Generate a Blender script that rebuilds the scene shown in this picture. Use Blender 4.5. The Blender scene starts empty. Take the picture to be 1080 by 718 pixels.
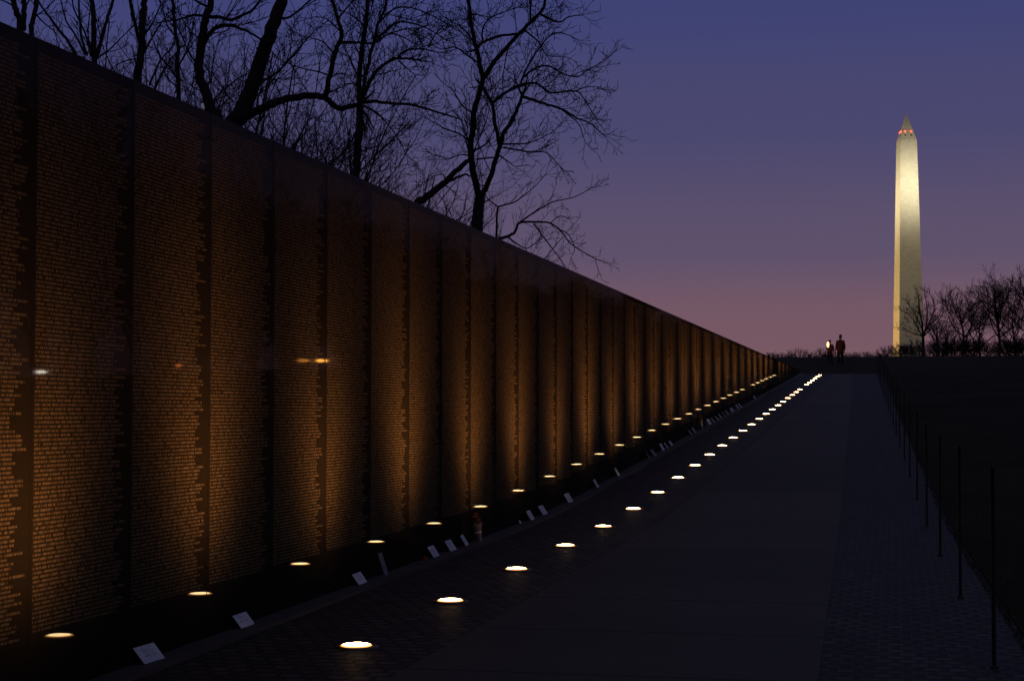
import bpy, bmesh, math, random
from mathutils import Vector, Matrix, noise
C = bpy.context.scene
R = math.radians
# ------------------------------------------------------------------ camera, world, light, exposure
TH, PITCH, FPX = 0.22125, 0.0418, 1800.0
EYE = 1.415
cam_d = bpy.data.cameras.new('camera'); cam = bpy.data.objects.new('camera', cam_d)
C.collection.objects.link(cam); C.camera = cam
cam_d.sensor_width = 36; cam_d.lens = 36 * FPX / 1080
cam_d.clip_start = 0.1; cam_d.clip_end = 8000
cam.location = (0, 0, EYE); cam.rotation_euler = (math.pi / 2 + PITCH, 0, TH)

C.view_settings.view_transform = 'Standard'; C.view_settings.look = 'None'
C.view_settings.exposure = 0; C.view_settings.gamma = 1; C.view_settings.use_curve_mapping = False
C.render.engine = 'CYCLES'
C.cycles.use_denoising = True
C.cycles.sample_clamp_indirect = 4
C.cycles.max_bounces = 6

world = bpy.data.worlds.new('World'); C.world = world; world.use_nodes = True
wn = world.node_tree.nodes; wl = world.node_tree.links
for n in list(wn): wn.remove(n)
w_out = wn.new('ShaderNodeOutputWorld'); w_bg = wn.new('ShaderNodeBackground')
w_tc = wn.new('ShaderNodeTexCoord'); w_sep = wn.new('ShaderNodeSeparateXYZ')
w_ramp = wn.new('ShaderNodeValToRGB'); w_sky = wn.new('ShaderNodeTexSky')
w_sky.sky_type = 'NISHITA'; w_sky.sun_disc = False
w_sky.sun_elevation = R(-4); w_sky.sun_rotation = R(40)
w_mix = wn.new('ShaderNodeMixRGB'); w_mix.blend_type = 'ADD'; w_mix.inputs[0].default_value = 0.02
wl.new(w_tc.outputs['Generated'], w_sep.inputs[0]); wl.new(w_sep.outputs['Z'], w_ramp.inputs[0])
cr = w_ramp.color_ramp; cr.interpolation = 'EASE'
SKY = [(0.0, (0.215, 0.108, 0.125)), (0.05, (0.176, 0.096, 0.128)), (0.10, (0.106, 0.079, 0.148)), (0.17, (0.066, 0.062, 0.158)),
       (0.24, (0.047, 0.054, 0.174)), (0.36, (0.044, 0.050, 0.132)), (0.60, (0.064, 0.071, 0.132)), (1.0, (0.068, 0.074, 0.124))]
while len(cr.elements) < len(SKY): cr.elements.new(0.5)
for e, (p, c) in zip(cr.elements, SKY): e.position = p; e.color = (*c, 1)
for e, (p, c) in zip(cr.elements, SKY): e.position = p
wl.new(w_ramp.outputs[0], w_mix.inputs[1]); wl.new(w_sky.outputs[0], w_mix.inputs[2])
w_dot = wn.new('ShaderNodeVectorMath'); w_dot.operation = 'DOT_PRODUCT'; w_dot.inputs[1].default_value = (0.05, 0.998, 0)
w_az = wn.new('ShaderNodeMapRange'); w_az.interpolation_type = 'SMOOTHSTEP'
for k_, v_ in (('From Min', -0.3), ('From Max', 0.97), ('To Min', 0.55), ('To Max', 1.0)): w_az.inputs[k_].default_value = v_
wl.new(w_tc.outputs['Generated'], w_dot.inputs[0]); wl.new(w_dot.outputs['Value'], w_az.inputs['Value'])
w_mul = wn.new('ShaderNodeMixRGB'); w_mul.blend_type = 'MULTIPLY'; w_mul.inputs[0].default_value = 1.0
wl.new(w_mix.outputs[0], w_mul.inputs[1]); wl.new(w_az.outputs[0], w_mul.inputs[2])
wl.new(w_mul.outputs[0], w_bg.inputs[0]); w_bg.inputs[1].default_value = 1.0
wl.new(w_bg.outputs[0], w_out.inputs[0])
# the sun is already below the horizon: the sky alone is the daylight left

# ------------------------------------------------------------------ measured layout (wall frame: lat = metres left of the camera, s = metres along the wall)
WALL = 3.802; TOP = EYE + 1.703; LIGHT_LAT = 2.912; S0 = 9.04; PANEL = 1.016; S_END = 70.0
G1, BRK, G2 = 0.01376, 18.31, 0.03838
def path_z(s):
    b = 3.0; t = s - BRK
    k = 0 if t < -b else (t if t > b else (t + b) ** 2 / (4 * b))
    return G1 * s + G2 * k
def sm(a, b, x):
    t = min(1, max(0, (x - a) / (b - a))); return t * t * (3 - 2 * t)
def grade(s):                      # path profile, then the lawn rising beyond its end
    if s <= S_END: return path_z(s)
    z = path_z(S_END) + 0.0365 * (min(s, 205) - S_END)
    if s > 230: z -= 5.5 * sm(230, 420, s)
    return z
def grass_edge(s): return -0.72 + 0.0205 * (s - 9)
def conc_edge(s): return 0.38 + 0.0210 * (s - 8.43)
CONC_L, KERB = 2.43, 3.645
def lawn_z(lat, s):
    e = grass_edge(min(s, S_END))
    if lat > WALL:
        z = max(TOP - 0.06, grade(s)) if s < 75 else max(grade(s), TOP - 0.06)
    else:
        u = max(0, e - lat)
        z = grade(s) + (0.045 * min(u, 7) * (1 - sm(60, 130, s)))
    k = sm(18, 30, -lat) * sm(55, 100, s) * (1 - sm(380, 500, s))
    z = z * (1 - k) + 1.5 * k
    if s > 500: z += 15.5 * sm(600, 960, s)
    return z
def ground_at(lat, s): return lawn_z(lat, s)
def pix_dir(x, y):
    a = (x - 540) / FPX; b = (359 - y) / FPX
    D = math.cos(PITCH) - b * math.sin(PITCH); Z = b * math.cos(PITCH) + math.sin(PITCH)
    return Vector((a * math.cos(TH) - D * math.sin(TH), a * math.sin(TH) + D * math.cos(TH), Z))
def at(x, y, depth): return Vector((0, 0, EYE)) + pix_dir(x, y) * depth

# ------------------------------------------------------------------ helpers
def link(o): C.collection.objects.link(o); return o
def obj(name, me, mat=None, parent=None):
    o = bpy.data.objects.new(name, me); link(o)
    if mat: me.materials.append(mat)
    if parent: o.parent = parent
    return o
def tag(o, label=None, cat=None, group=None, kind=None):
    if label: o['label'] = label
    if cat: o['category'] = cat
    if group: o['group'] = group
    if kind: o['kind'] = kind
    return o
def empty(name, loc, rz=0.0):
    o = bpy.data.objects.new(name, None); link(o); o.location = loc; o.rotation_euler = (0, 0, rz); o.empty_display_size = 0.2
    return o
def copy_tree(o, parent=None):
    c = o.copy(); link(c)
    if parent: c.parent = parent
    for ch in list(o.children): copy_tree(ch, c)
    return c
class MB:
    def __init__(self): self.v = []; self.f = []; self.smooth = False
    def box(self, x0, x1, y0, y1, z0, z1):
        b = len(self.v)
        self.v += [(x, y, z) for z in (z0, z1) for y in (y0, y1) for x in (x0, x1)]
        self.f += [tuple(b + i for i in q) for q in ((0, 2, 3, 1), (4, 5, 7, 6), (0, 1, 5, 4), (2, 6, 7, 3), (0, 4, 6, 2), (1, 3, 7, 5))]
    def tube(self, pts, rad, n=6, cap=True):
        b = len(self.v); m = len(pts); up = None
        for i, p in enumerate(pts):
            t = (pts[min(i + 1, m - 1)] - pts[max(i - 1, 0)])
            if t.length < 1e-9: t = Vector((0, 0, 1))
            t.normalize()
            if up is None: up = Vector((1, 0, 0)) if abs(t.x) < 0.8 else Vector((0, 1, 0))
            s_ = t.cross(up)
            if s_.length < 1e-6: s_ = t.orthogonal()
            s_.normalize(); up = s_.cross(t)
            r = rad[i]
            for k in range(n):
                a = 2 * math.pi * k / n
                q = p + s_ * (r * math.cos(a)) + up * (r * math.sin(a))
                self.v.append((q.x, q.y, q.z))
        for i in range(m - 1):
            for k in range(n):
                k2 = (k + 1) % n
                self.f.append((b + i * n + k, b + i * n + k2, b + (i + 1) * n + k2, b + (i + 1) * n + k))
        if cap:
            self.f.append(tuple(b + k for k in reversed(range(n))))
            self.f.append(tuple(b + (m - 1) * n + k for k in range(n)))
    def lathe(self, prof, n=24, c=(0, 0, 0)):
        b = len(self.v)
        for r, z in prof:
            for k in range(n):
                a = 2 * math.pi * k / n
                self.v.append((c[0] + r * math.cos(a), c[1] + r * math.sin(a), c[2] + z))
        for i in range(len(prof) - 1):
            for k in range(n):
                k2 = (k + 1) % n
                self.f.append((b + i * n + k, b + i * n + k2, b + (i + 1) * n + k2, b + (i + 1) * n + k))
    def mesh(self, name, smooth=False):
        me = bpy.data.meshes.new(name); me.from_pydata(self.v, [], self.f); me.update()
        if smooth: me.polygons.foreach_set('use_smooth', [True] * len(me.polygons))
        return me
    def build(self, name, mat, parent=None, smooth=False): return obj(name, self.mesh(name, smooth), mat, parent)

def soft_beam(ld, power):
    ld.use_nodes = True; ln = ld.node_tree; em = ln.nodes['Emission']
    tc = ln.nodes.new('ShaderNodeTexCoord'); sx = ln.nodes.new('ShaderNodeSeparateXYZ'); ab = ln.nodes.new('ShaderNodeMath'); ab.operation = 'ABSOLUTE'
    pw = ln.nodes.new('ShaderNodeMath'); pw.operation = 'POWER'; pw.inputs[1].default_value = power
    ln.links.new(tc.outputs['Normal'], sx.inputs[0]); ln.links.new(sx.outputs['Z'], ab.inputs[0]); ln.links.new(ab.outputs[0], pw.inputs[0]); ln.links.new(pw.outputs[0], em.inputs['Strength'])

class NT:
    """short node-graph writer"""
    def __init__(self, name):
        self.m = bpy.data.materials.new(name); self.m.use_nodes = True
        self.t = self.m.node_tree; self.b = self.t.nodes['Principled BSDF']
    def n(self, typ, **kw):
        x = self.t.nodes.new(typ)
        for k, v in kw.items(): setattr(x, k, v)
        return x
    def put(self, sock, v):
        if isinstance(v, (int, float)): sock.default_value = v
        elif isinstance(v, (tuple, list)): sock.default_value = v if len(v) == len(sock.default_value) else (*v, 1)
        else: self.t.links.new(v, sock)
    def math(self, op, a, b=0.0, c=0.0):
        x = self.n('ShaderNodeMath', operation=op)
        for s_, v in zip(x.inputs, (a, b, c)): self.put(s_, v)
        return x.outputs[0]
    def white(self, *co):
        cx = self.n('ShaderNodeCombineXYZ')
        for s_, v in zip(cx.inputs, co): self.put(s_, v)
        w = self.n('ShaderNodeTexWhiteNoise', noise_dimensions='3D'); self.put(w.inputs['Vector'], cx.outputs[0])
        return w.outputs['Value']
    def smooth(self, v, a, b):
        x = self.n('ShaderNodeMapRange', interpolation_type='SMOOTHSTEP')
        for k, q in (('Value', v), ('From Min', a), ('From Max', b)): self.put(x.inputs[k], q)
        return x.outputs['Result']
    def mix(self, f, a, b):
        x = self.n('ShaderNodeMixRGB'); self.put(x.inputs[0], f); self.put(x.inputs[1], a); self.put(x.inputs[2], b); return x.outputs[0]
    def coord(self, kind='Object'): return self.n('ShaderNodeTexCoord').outputs[kind]
    def xyz(self, kind='Object'):
        s_ = self.n('ShaderNodeSeparateXYZ'); self.put(s_.inputs[0], self.coord(kind)); return s_.outputs
    def noise(self, scale, detail=4, vec=None, rough=0.55):
        x = self.n('ShaderNodeTexNoise'); x.inputs['Scale'].default_value = scale; x.inputs['Detail'].default_value = detail
        x.inputs['Roughness'].default_value = rough
        self.put(x.inputs['Vector'], vec if vec is not None else self.coord()); return x.outputs['Fac']
    def bump(self, h, strength=0.4, dist=0.01):
        x = self.n('ShaderNodeBump'); x.inputs['Strength'].default_value = strength; x.inputs['Distance'].default_value = dist
        self.put(x.inputs['Height'], h); self.put(self.b.inputs['Normal'], x.outputs[0])
    def set(self, **kw):
        for k, v in kw.items(): self.put(self.b.inputs[k.replace('_', ' ')], v)
        return self.m
def plain(name, col, rough=0.6, metal=0.0, var=0.25, scale=20):
    t = NT(name); f = t.noise(scale)
    t.set(Base_Color=t.mix(f, tuple(c * (1 - var) for c in col), tuple(min(1, c * (1 + var)) for c in col)), Roughness=rough, Metallic=metal)
    return t.m
def glow(name, col, strength):
    t = NT(name); t.set(Base_Color=(0.6, 0.55, 0.5), Roughness=0.3, Emission_Color=col, Emission_Strength=strength); return t.m

# ------------------------------------------------------------------ materials
def mat_granite():
    t = NT('polished_black_granite')
    x, y, z = t.xyz()
    oi = t.n('ShaderNodeObjectInfo'); seed = t.math('MULTIPLY', oi.outputs['Random'], 311.0)
    at_ = t.n('ShaderNodeAttribute', attribute_type='OBJECT', attribute_name='text_depth')
    v = t.math('MULTIPLY', z, -1.0)
    rf = t.math('DIVIDE', t.math('SUBTRACT', v, 0.06), 0.0200)
    row = t.math('FLOOR', rf); fr = t.math('FRACT', rf)
    rowmask = t.math('SUBTRACT', 1.0, t.math('MULTIPLY', t.math('ABSOLUTE', t.math('SUBTRACT', fr, 0.5)), 2.0))
    rowmask = t.smooth(rowmask, 0.12, 0.80)
    r1 = t.white(row, seed, 1.0); r2 = t.white(row, seed, 7.3); r3 = t.white(row, seed, 3.9)
    uend = t.math('ADD', 0.825, t.math('MULTIPLY', t.math('POWER', r1, 1.3), 0.155))
    inl = t.math('GREATER_THAN', y, 0.035); inr = t.math('LESS_THAN', y, uend)
    ch = t.math('FLOOR', t.math('DIVIDE', t.math('ADD', y, t.math('MULTIPLY', r2, 0.02)), 0.0088))
    let = t.white(ch, row, seed)
    letm = t.math('ADD', 0.25, t.math('MULTIPLY', let, 0.75))
    letm = t.math('MULTIPLY', letm, t.math('GREATER_THAN', let, 0.05))
    un = t.math('ADD', y, t.math('MULTIPLY', r2, 0.5))
    g1 = t.math('ADD', 0.3, t.math('GREATER_THAN', t.math('FRACT', t.math('DIVIDE', un, t.math('ADD', 0.165, t.math('MULTIPLY', r3, 0.05)))), 0.07))
    g2 = t.math('GREATER_THAN', t.math('FRACT', t.math('DIVIDE', un, t.math('ADD', 0.062, t.math('MULTIPLY', r1, 0.035)))), 0.12)
    g2 = t.math('ADD', 0.5, t.math('MULTIPLY', g2, 0.5))
    fine = t.math('ADD', 0.6, t.math('MULTIPLY', t.white(t.math('FLOOR', t.math('MULTIPLY', y, 300.0)), t.math('FLOOR', t.math('MULTIPLY', v, 260.0)), seed), 0.6))
    inv = t.math('MULTIPLY', t.math('GREATER_THAN', rf, 0.0), t.math('LESS_THAN', v, at_.outputs['Fac']))
    m = rowmask
    for q in (inl, inr, letm, g1, g2, fine, inv): m = t.math('MULTIPLY', m, q)
    front = t.math('GREATER_THAN', x, -0.001); m = t.math('MULTIPLY', m, front)
    sp = t.noise(260, 3); big = t.noise(1.3, 4)
    base = t.mix(sp, (0.008, 0.0076, 0.0072), (0.019, 0.018, 0.017))
    name = t.mix(big, (0.068, 0.060, 0.048), (0.112, 0.099, 0.08))
    rough = t.math('ADD', 0.012, t.math('MULTIPLY', big, 0.02))
    # matt body under a thin polish, its reflection weakened to keep sky sheen low
    df = t.n('ShaderNodeBsdfDiffuse'); t.put(df.inputs['Color'], t.mix(m, base, name))
    gl = t.n('ShaderNodeBsdfGlossy'); t.put(gl.inputs['Roughness'], rough); t.put(gl.inputs['Color'], (0.9, 0.9, 0.9))
    fr_ = t.n('ShaderNodeFresnel'); fr_.inputs['IOR'].default_value = 1.5
    wgt = t.math('MULTIPLY', t.math('MULTIPLY', fr_.outputs[0], 0.17), t.math('SUBTRACT', 1.0, t.math('MULTIPLY', m, 0.6)))
    mx = t.n('ShaderNodeMixShader'); t.put(mx.inputs[0], wgt); t.put(mx.inputs[1], df.outputs[0]); t.put(mx.inputs[2], gl.outputs[0])
    t.put(t.t.nodes['Material Output'].inputs['Surface'], mx.outputs[0])
    return t.m
def mat_setts(name, col):
    t = NT(name); vec = t.coord()
    warp = t.n('ShaderNodeMixRGB'); 
    nz = t.n('ShaderNodeTexNoise'); nz.inputs['Scale'].default_value = 5; t.put(nz.inputs['Vector'], vec)
    vm = t.n('ShaderNodeVectorMath', operation='MULTIPLY_ADD'); t.put(vm.inputs[0], nz.outputs['Color']); vm.inputs[1].default_value = (0.03, 0.03, 0); t.put(vm.inputs[2], vec)
    t.t.nodes.remove(warp)
    br = t.n('ShaderNodeTexBrick'); t.put(br.inputs['Vector'], vm.outputs[0])
    br.offset = 0.5; br.inputs['Scale'].default_value = 1.0; br.inputs['Brick Width'].default_value = 0.122; br.inputs['Row Height'].default_value = 0.118
    br.inputs['Mortar Size'].default_value = 0.019; br.inputs['Mortar Smooth'].default_value = 0.3; br.inputs['Bias'].default_value = 0
    t.put(br.inputs['Color1'], tuple(c * 0.6 for c in col)); t.put(br.inputs['Color2'], tuple(c * 2.1 for c in col)); t.put(br.inputs['Mortar'], tuple(c * 0.04 for c in col))
    big = t.noise(0.8, 5)
    c = t.mix(t.math('MULTIPLY', big, 0.5), br.outputs['Color'], tuple(c * 0.5 for c in col))
    hgt = t.math('ADD', t.math('MULTIPLY', br.outputs['Fac'], -1.0), t.math('MULTIPLY', t.noise(60, 3), 0.5))
    t.bump(hgt, 0.8, 0.012)
    t.set(Base_Color=c, Roughness=0.68, Specular_IOR_Level=0.22); return t.m
def mat_concrete():
    t = NT('path_concrete'); x, y, z = t.xyz()
    q = t.math('DIVIDE', y, 1.52); slab = t.math('FLOOR', q); fr = t.math('FRACT', q)
    joint = t.math('LESS_THAN', t.math('ABSOLUTE', t.math('SUBTRACT', fr, 0.5)), 0.009)
    tone = t.math('MULTIPLY', t.white(slab, 2.0, 5.0), 0.6)
    f = t.math('ADD', t.math('MULTIPLY', t.noise(1.1, 6), 0.6), tone)
    c = t.mix(f, (0.052, 0.044, 0.032), (0.096, 0.080, 0.058))
    c = t.mix(t.math('MULTIPLY', t.smooth(t.noise(7, 5), 0.5, 0.75), 0.35), c, (0.042, 0.034, 0.027))
    c = t.mix(joint, c, (0.010, 0.009, 0.009))
    t.bump(t.math('ADD', t.math('MULTIPLY', t.noise(90, 4), 0.35), t.math('MULTIPLY', joint, -1.0)), 0.35, 0.006)
    t.set(Base_Color=c, Roughness=0.75, Specular_IOR_Level=0.25); return t.m
def mat_lawn():
    t = NT('winter_lawn')
    c = t.mix(t.smooth(t.noise(0.35, 6), 0.35, 0.65), (0.030, 0.029, 0.010), (0.060, 0.051, 0.018))
    c = t.mix(t.math('MULTIPLY', t.noise(25, 4), 0.6), c, (0.014, 0.015, 0.006))
    t.bump(t.noise(40, 4), 0.8, 0.05); t.set(Base_Color=c, Roughness=0.95, Specular_IOR_Level=0.1); return t.m
def mat_bark(name, col):
    t = NT(name); vec = t.coord()
    mp = t.n('ShaderNodeMapping'); mp.inputs['Scale'].default_value = (14, 14, 2.5); t.put(mp.inputs[0], vec)
    f = t.noise(1.0, 6, mp.outputs[0])
    t.bump(f, 0.7, 0.03); t.set(Base_Color=t.mix(f, tuple(c * 0.5 for c in col), tuple(c * 1.4 for c in col)), Roughness=0.9, Specular_IOR_Level=0.2); return t.m
def mat_marble():
    t = NT('marble_blocks'); x, y, z = t.xyz()
    low = t.math('LESS_THAN', z, 46.0)
    fr = t.math('FRACT', t.math('DIVIDE', z, 1.22)); j = t.math('LESS_THAN', fr, 0.1)
    blk = t.white(t.math('FLOOR', t.math('DIVIDE', z, 1.22)), t.math('FLOOR', t.math('DIVIDE', t.math('ADD', x, y), 1.9)), 1.0)
    f = t.math('ADD', t.math('MULTIPLY', blk, 0.5), t.math('MULTIPLY', t.noise(0.12, 5), 0.5))
    c = t.mix(f, (0.50, 0.48, 0.44), (0.66, 0.64, 0.59))
    c = t.mix(t.math('MULTIPLY', low, 0.3), c, (0.66, 0.60, 0.54))
    c = t.mix(t.math('MULTIPLY', j, 0.35), c, (0.30, 0.28, 0.25))
    t.set(Base_Color=c, Roughness=0.75); return t.m
def mat_lens():
    t = NT('lamp_lens'); x, y, z = t.xyz()
    r = t.math('DIVIDE', t.math('SQRT', t.math('ADD', t.math('MULTIPLY', x, x), t.math('MULTIPLY', y, y))), 0.086)
    f = t.smooth(r, 0.62, 0.97)
    t.set(Base_Color=(0.5, 0.45, 0.4), Roughness=0.25, Emission_Color=t.mix(f, (1.0, 0.70, 0.32), (1.0, 0.36, 0.06)), Emission_Strength=t.math('ADD', t.math('MULTIPLY', t.math('SUBTRACT', 1.0, f), 60.0), 1.6)); return t.m
M = dict(granite=mat_granite(), setts=mat_setts('granite_setts', (0.048, 0.041, 0.033)), setts_r=mat_setts('pale_granite_setts', (0.043, 0.038, 0.029)),
         concrete=mat_concrete(), kerb=plain('kerb_granite', (0.062, 0.054, 0.046), 0.65), lawn=mat_lawn(),
         bark=mat_bark('dark_bark', (0.045, 0.038, 0.033)), bark2=mat_bark('far_bark', (0.05, 0.038, 0.034)),
         marble=mat_marble(), black_metal=plain('black_painted_metal', (0.006, 0.006, 0.007), 0.5, 0.0), steel=plain('brushed_bronze', (0.16, 0.12, 0.08), 0.4, 0.8),
         lens=mat_lens(), red=glow('red_beacon', (1.0, 0.07, 0.02), 3.6), window_dark=plain('window_dark', (0.02, 0.02, 0.02), 0.3))

# ------------------------------------------------------------------ ground sheets
def frange(a, b, st):
    o = []; x = a
    while x < b - 1e-6: o.append(x); x += st
    return o + [b]
S_LINES = frange(-14, 70, 1.0)
def strip(name, l0, l1, z, mat, label_kind='structure', depth=0.0, s0=-14, s1=S_END):
    mb = MB(); ss = [s for s in S_LINES if s0 <= s <= s1]
    for i, s in enumerate(ss):
        for l in (l0(s), l1(s)): mb.v.append((-l, s, path_z(s) + z))
    n = len(ss)
    for i in range(n - 1): mb.f.append((2 * i, 2 * i + 2, 2 * i + 3, 2 * i + 1))
    if depth:
        b = len(mb.v)
        mb.v += [(x, y, zz - depth) for x, y, zz in mb.v[:2 * n]]
        for i in range(n - 1):
            mb.f.append((b + 2 * i, 2 * i, 2 * i + 2, b + 2 * i + 2)); mb.f.append((2 * i + 1, b + 2 * i + 1, b + 2 * i + 3, 2 * i + 3))
        mb.f.append((0, 1, b + 1, b)); k = 2 * n - 2; mb.f.append((k, b + k, b + k + 1, k + 1))
    o = mb.build(name, mat); o['kind'] = 'structure'; return o
strip('cobbled_strip', lambda s: KERB, lambda s: CONC_L, 0.0, M['setts'])
strip('cobbled_strip', lambda s: conc_edge(s), lambda s: grass_edge(s), 0.0, M['setts_r'])
strip('concrete_path', lambda s: CONC_L, lambda s: conc_edge(s), 0.006, M['concrete'], depth=0.03)
strip('kerb', lambda s: WALL + 0.01, lambda s: KERB, 0.022, M['kerb'], depth=0.05)

def make_ground():
    lats_r = [0, -0.4, -1, -2, -4, -7, -10, -14, -18, -21, -24, -27, -30, -36, -45, -60, -90, -140, -220, -400, -800, -2500]
    lats_l = [0, 0.6, 2, 4, 8, 14, 22, 32, 50, 80, 140, 250, 500, 1000, 2500]
    ss = [-400, -150, -60, -30] + S_LINES + [71, 72, 74, 77, 80, 85, 90, 95, 100, 110, 120, 130, 140, 150, 160, 170, 180, 190, 200, 205, 215, 230, 250, 270, 300, 340, 380, 420, 460, 500, 560, 620, 680, 740, 800, 860, 920, 980, 1100, 1400, 2000, 3500, 6000]
    mb = MB(); cols = None
    for s in ss:
        e = grass_edge(min(max(s, -14), S_END)); sc = min(max(s, -14), 1e9)
        row = []
        for l in lats_l[::-1]:
            row.append((WALL + 0.12 + l, lawn_z(WALL + 0.12 + l, sc) ))
        on = -14 <= s <= S_END
        zz = grade(sc) - (0.05 if on else 0.0)
        row += [(WALL + 0.11, zz), (2.0, zz), (e + 0.02, zz), (e, grade(sc) + 0.012)]
        for l in lats_r[1:]:
            row.append((e + l, lawn_z(e + l, sc) + 0.012))
        cols = len(row)
        for l, z in row:
            dz = 0.03 * noise.noise(Vector((l * 0.3, s * 0.3, 0))) if (abs(s) < 300 and l < e - 0.5) else 0
            mb.v.append((-l, s, z + dz))
    for i in range(len(ss) - 1):
        for k in range(cols - 1):
            a = i * cols + k; mb.f.append((a, a + cols, a + cols + 1, a + 1))
    o = mb.build('ground', M['lawn'], smooth=False); o['kind'] = 'structure'
make_ground()

# ------------------------------------------------------------------ memorial wall
wall = empty('memorial_wall', (-WALL, 0, 0))
tag(wall, 'long polished black granite wall engraved with rows of names, tapering away beside the path', 'memorial wall')
rng = random.Random(3)
k0 = -16
s_a = S0 + 0.02 + k0 * PANEL
n_pan = int((S_END + 0.3 - s_a) / PANEL)
for k in range(n_pan):
    s = s_a + k * PANEL; g = path_z(s + PANEL / 2)
    h = TOP - g
    zb = min(path_z(s), path_z(s + PANEL)) - 0.12
    me_h = TOP - zb
    bm = bmesh.new()
    y0, y1 = 0.0015, PANEL - 0.0015
    vs = [bm.verts.new(v) for v in ((0, y0, -me_h), (0, y1, -me_h), (0, y1, 0), (0, y0, 0), (-0.11, y0, -me_h), (-0.11, y1, -me_h), (-0.11, y1, 0), (-0.11, y0, 0))]
    for q in ((0, 1, 2, 3), (5, 4, 7, 6), (3, 2, 6, 7), (0, 3, 7, 4), (1, 5, 6, 2), (0, 4, 5, 1)): bm.faces.new([vs[i] for i in q])
    ed = [e for e in bm.edges if all(v.co.x == 0 for v in e.verts) and not all(v.co.z == -me_h for v in e.verts)]
    bmesh.ops.bevel(bm, geom=ed, offset=0.0025, segments=1, affect='EDGES')
    me = bpy.data.meshes.new('granite_panel'); bm.to_mesh(me); bm.free()
    o = obj('granite_panel', me, M['granite'], wall)
    o.location = (rng.uniform(-0.0012, 0.0), s, TOP)
    o.rotation_euler = (0, 0, rng.uniform(-0.0006, 0.0006))
    o['text_depth'] = h - 0.29 * min(1.0, h / 2.6) - 0.02

# ------------------------------------------------------------------ in-ground lamps
def make_lamp():
    t = empty('ground_light', (0, 0, 0))
    mb = MB(); mb.lathe([(0.085, 0.0), (0.088, 0.004), (0.100, 0.006), (0.116, 0.004), (0.121, 0.0), (0.119, -0.02)], 28)
    mb.build('rim', M['steel'], t, True)
    mb = MB(); n = 6
    mb.lathe([(0.086 * math.cos(i * math.pi / 2 / n) + 0.0005, 0.004 + 0.012 * math.sin(i * math.pi / 2 / n)) for i in range(n + 1)], 28)
    mb.build('lens', M['lens'], t, True)
    ld = bpy.data.lights.new('beam', 'SPOT'); ld.energy = 222; ld.color = (1.0, 0.36, 0.085)
    ld.spot_size = R(165); ld.spot_blend = 0.3; ld.shadow_soft_size = 0.05
    # narrow reflector: the beam fades softly away from its axis
    soft_beam(ld, 16.0)
    lo = bpy.data.objects.new('beam', ld); link(lo); lo.parent = t; lo.location = (0, 0, 0.06)
    d = Vector((-1.0, 0, 1.5)); lo.rotation_euler = d.to_track_quat('-Z', 'Y').to_euler()
    return t
lamp0 = make_lamp()
ords = ['nearest', 'second nearest', 'third nearest', 'fourth nearest', 'fifth nearest', 'sixth nearest', 'seventh nearest', 'eighth nearest', 'ninth nearest', 'tenth nearest',
        'eleventh nearest', 'twelfth nearest', 'thirteenth nearest', 'fourteenth nearest', 'fifteenth nearest', 'sixteenth nearest', 'seventeenth nearest', 'eighteenth nearest', 'nineteenth nearest', 'twentieth nearest',
        'twenty-first nearest', 'twenty-second nearest', 'last before the one dark gap', None, 'first beyond the dark gap', 'second beyond the dark gap', 'third beyond the dark gap', 'third from the far end', 'second farthest', 'farthest']
first = True
for i in range(-4, 30):
    if i == 23: continue
    s = S0 + 2.032 * i
    t = lamp0 if first else copy_tree(lamp0); first = False
    t.location = (-LIGHT_LAT, s, path_z(s) + 0.004)
    t.rotation_euler = (math.atan(G1 + (G2 if s > BRK else 0)), 0, 0)
    for ch in t.children:
        if ch.type == 'LIGHT':
            ch.data = ch.data.copy(); lr = random.Random(i + 50); ch.data.energy *= lr.uniform(.75, 1.2)
            ch.rotation_euler = Vector((-1.0, lr.uniform(-.07, .07), lr.uniform(1.2, 1.6))).to_track_quat('-Z', 'Y').to_euler()
    if i >= 0:
        tag(t, 'round glowing lamp in the cobbles, %s of the row' % ords[i], 'ground lamp', 'lamps sunk in the cobbles along the wall')
    else:
        tag(t, 'round glowing lamp in the cobbles just before the nearest one in view', 'ground lamp', 'lamps sunk in the cobbles along the wall')

# ------------------------------------------------------------------ posts along the lawn edge
def make_post():
    t = empty('rope_post', (0, 0, 0))
    mb = MB(); mb.lathe([(0.0105, 0.0), (0.010, 0.5), (0.0095, 0.99), (0.015, 0.995), (0.016, 1.01), (0.013, 1.026), (0.001, 1.032)], 12)
    mb.build('rod', M['black_metal'], t, True)
    mb = MB(); mb.lathe([(0.024, 0.0), (0.024, 0.006), (0.02, 0.012), (0.013, 0.015)], 16)
    mb.build('foot', M['black_metal'], t, True)
    return t
post0 = make_post()
p_ords = ['nearest', 'second', 'third', 'fourth', 'fifth', 'sixth', 'seventh', 'eighth', 'ninth', 'tenth', 'eleventh', 'twelfth', 'thirteenth', 'fourteenth', 'fifteenth', 'sixteenth', 'seventeenth', 'eighteenth', 'nineteenth', 'twentieth', 'twenty-first']
rng = random.Random(11)
for i in range(21):
    s = 9.01 + 2.95 * i
    t = post0 if i == 0 else copy_tree(post0)
    lat = -0.471 + 0.0201 * (s - 9.01)
    t.location = (-lat, s, path_z(s) + 0.0)
    t.rotation_euler = (rng.uniform(-.008, .008), rng.uniform(-.008, .008), 0)
    tag(t, 'thin black post at the lawn edge, %s' % ('nearest of the row' if i == 0 else p_ords[i] + ' from the near end' if i < 20 else 'last at the far end'), 'post', 'thin black posts along the lawn edge')

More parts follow.
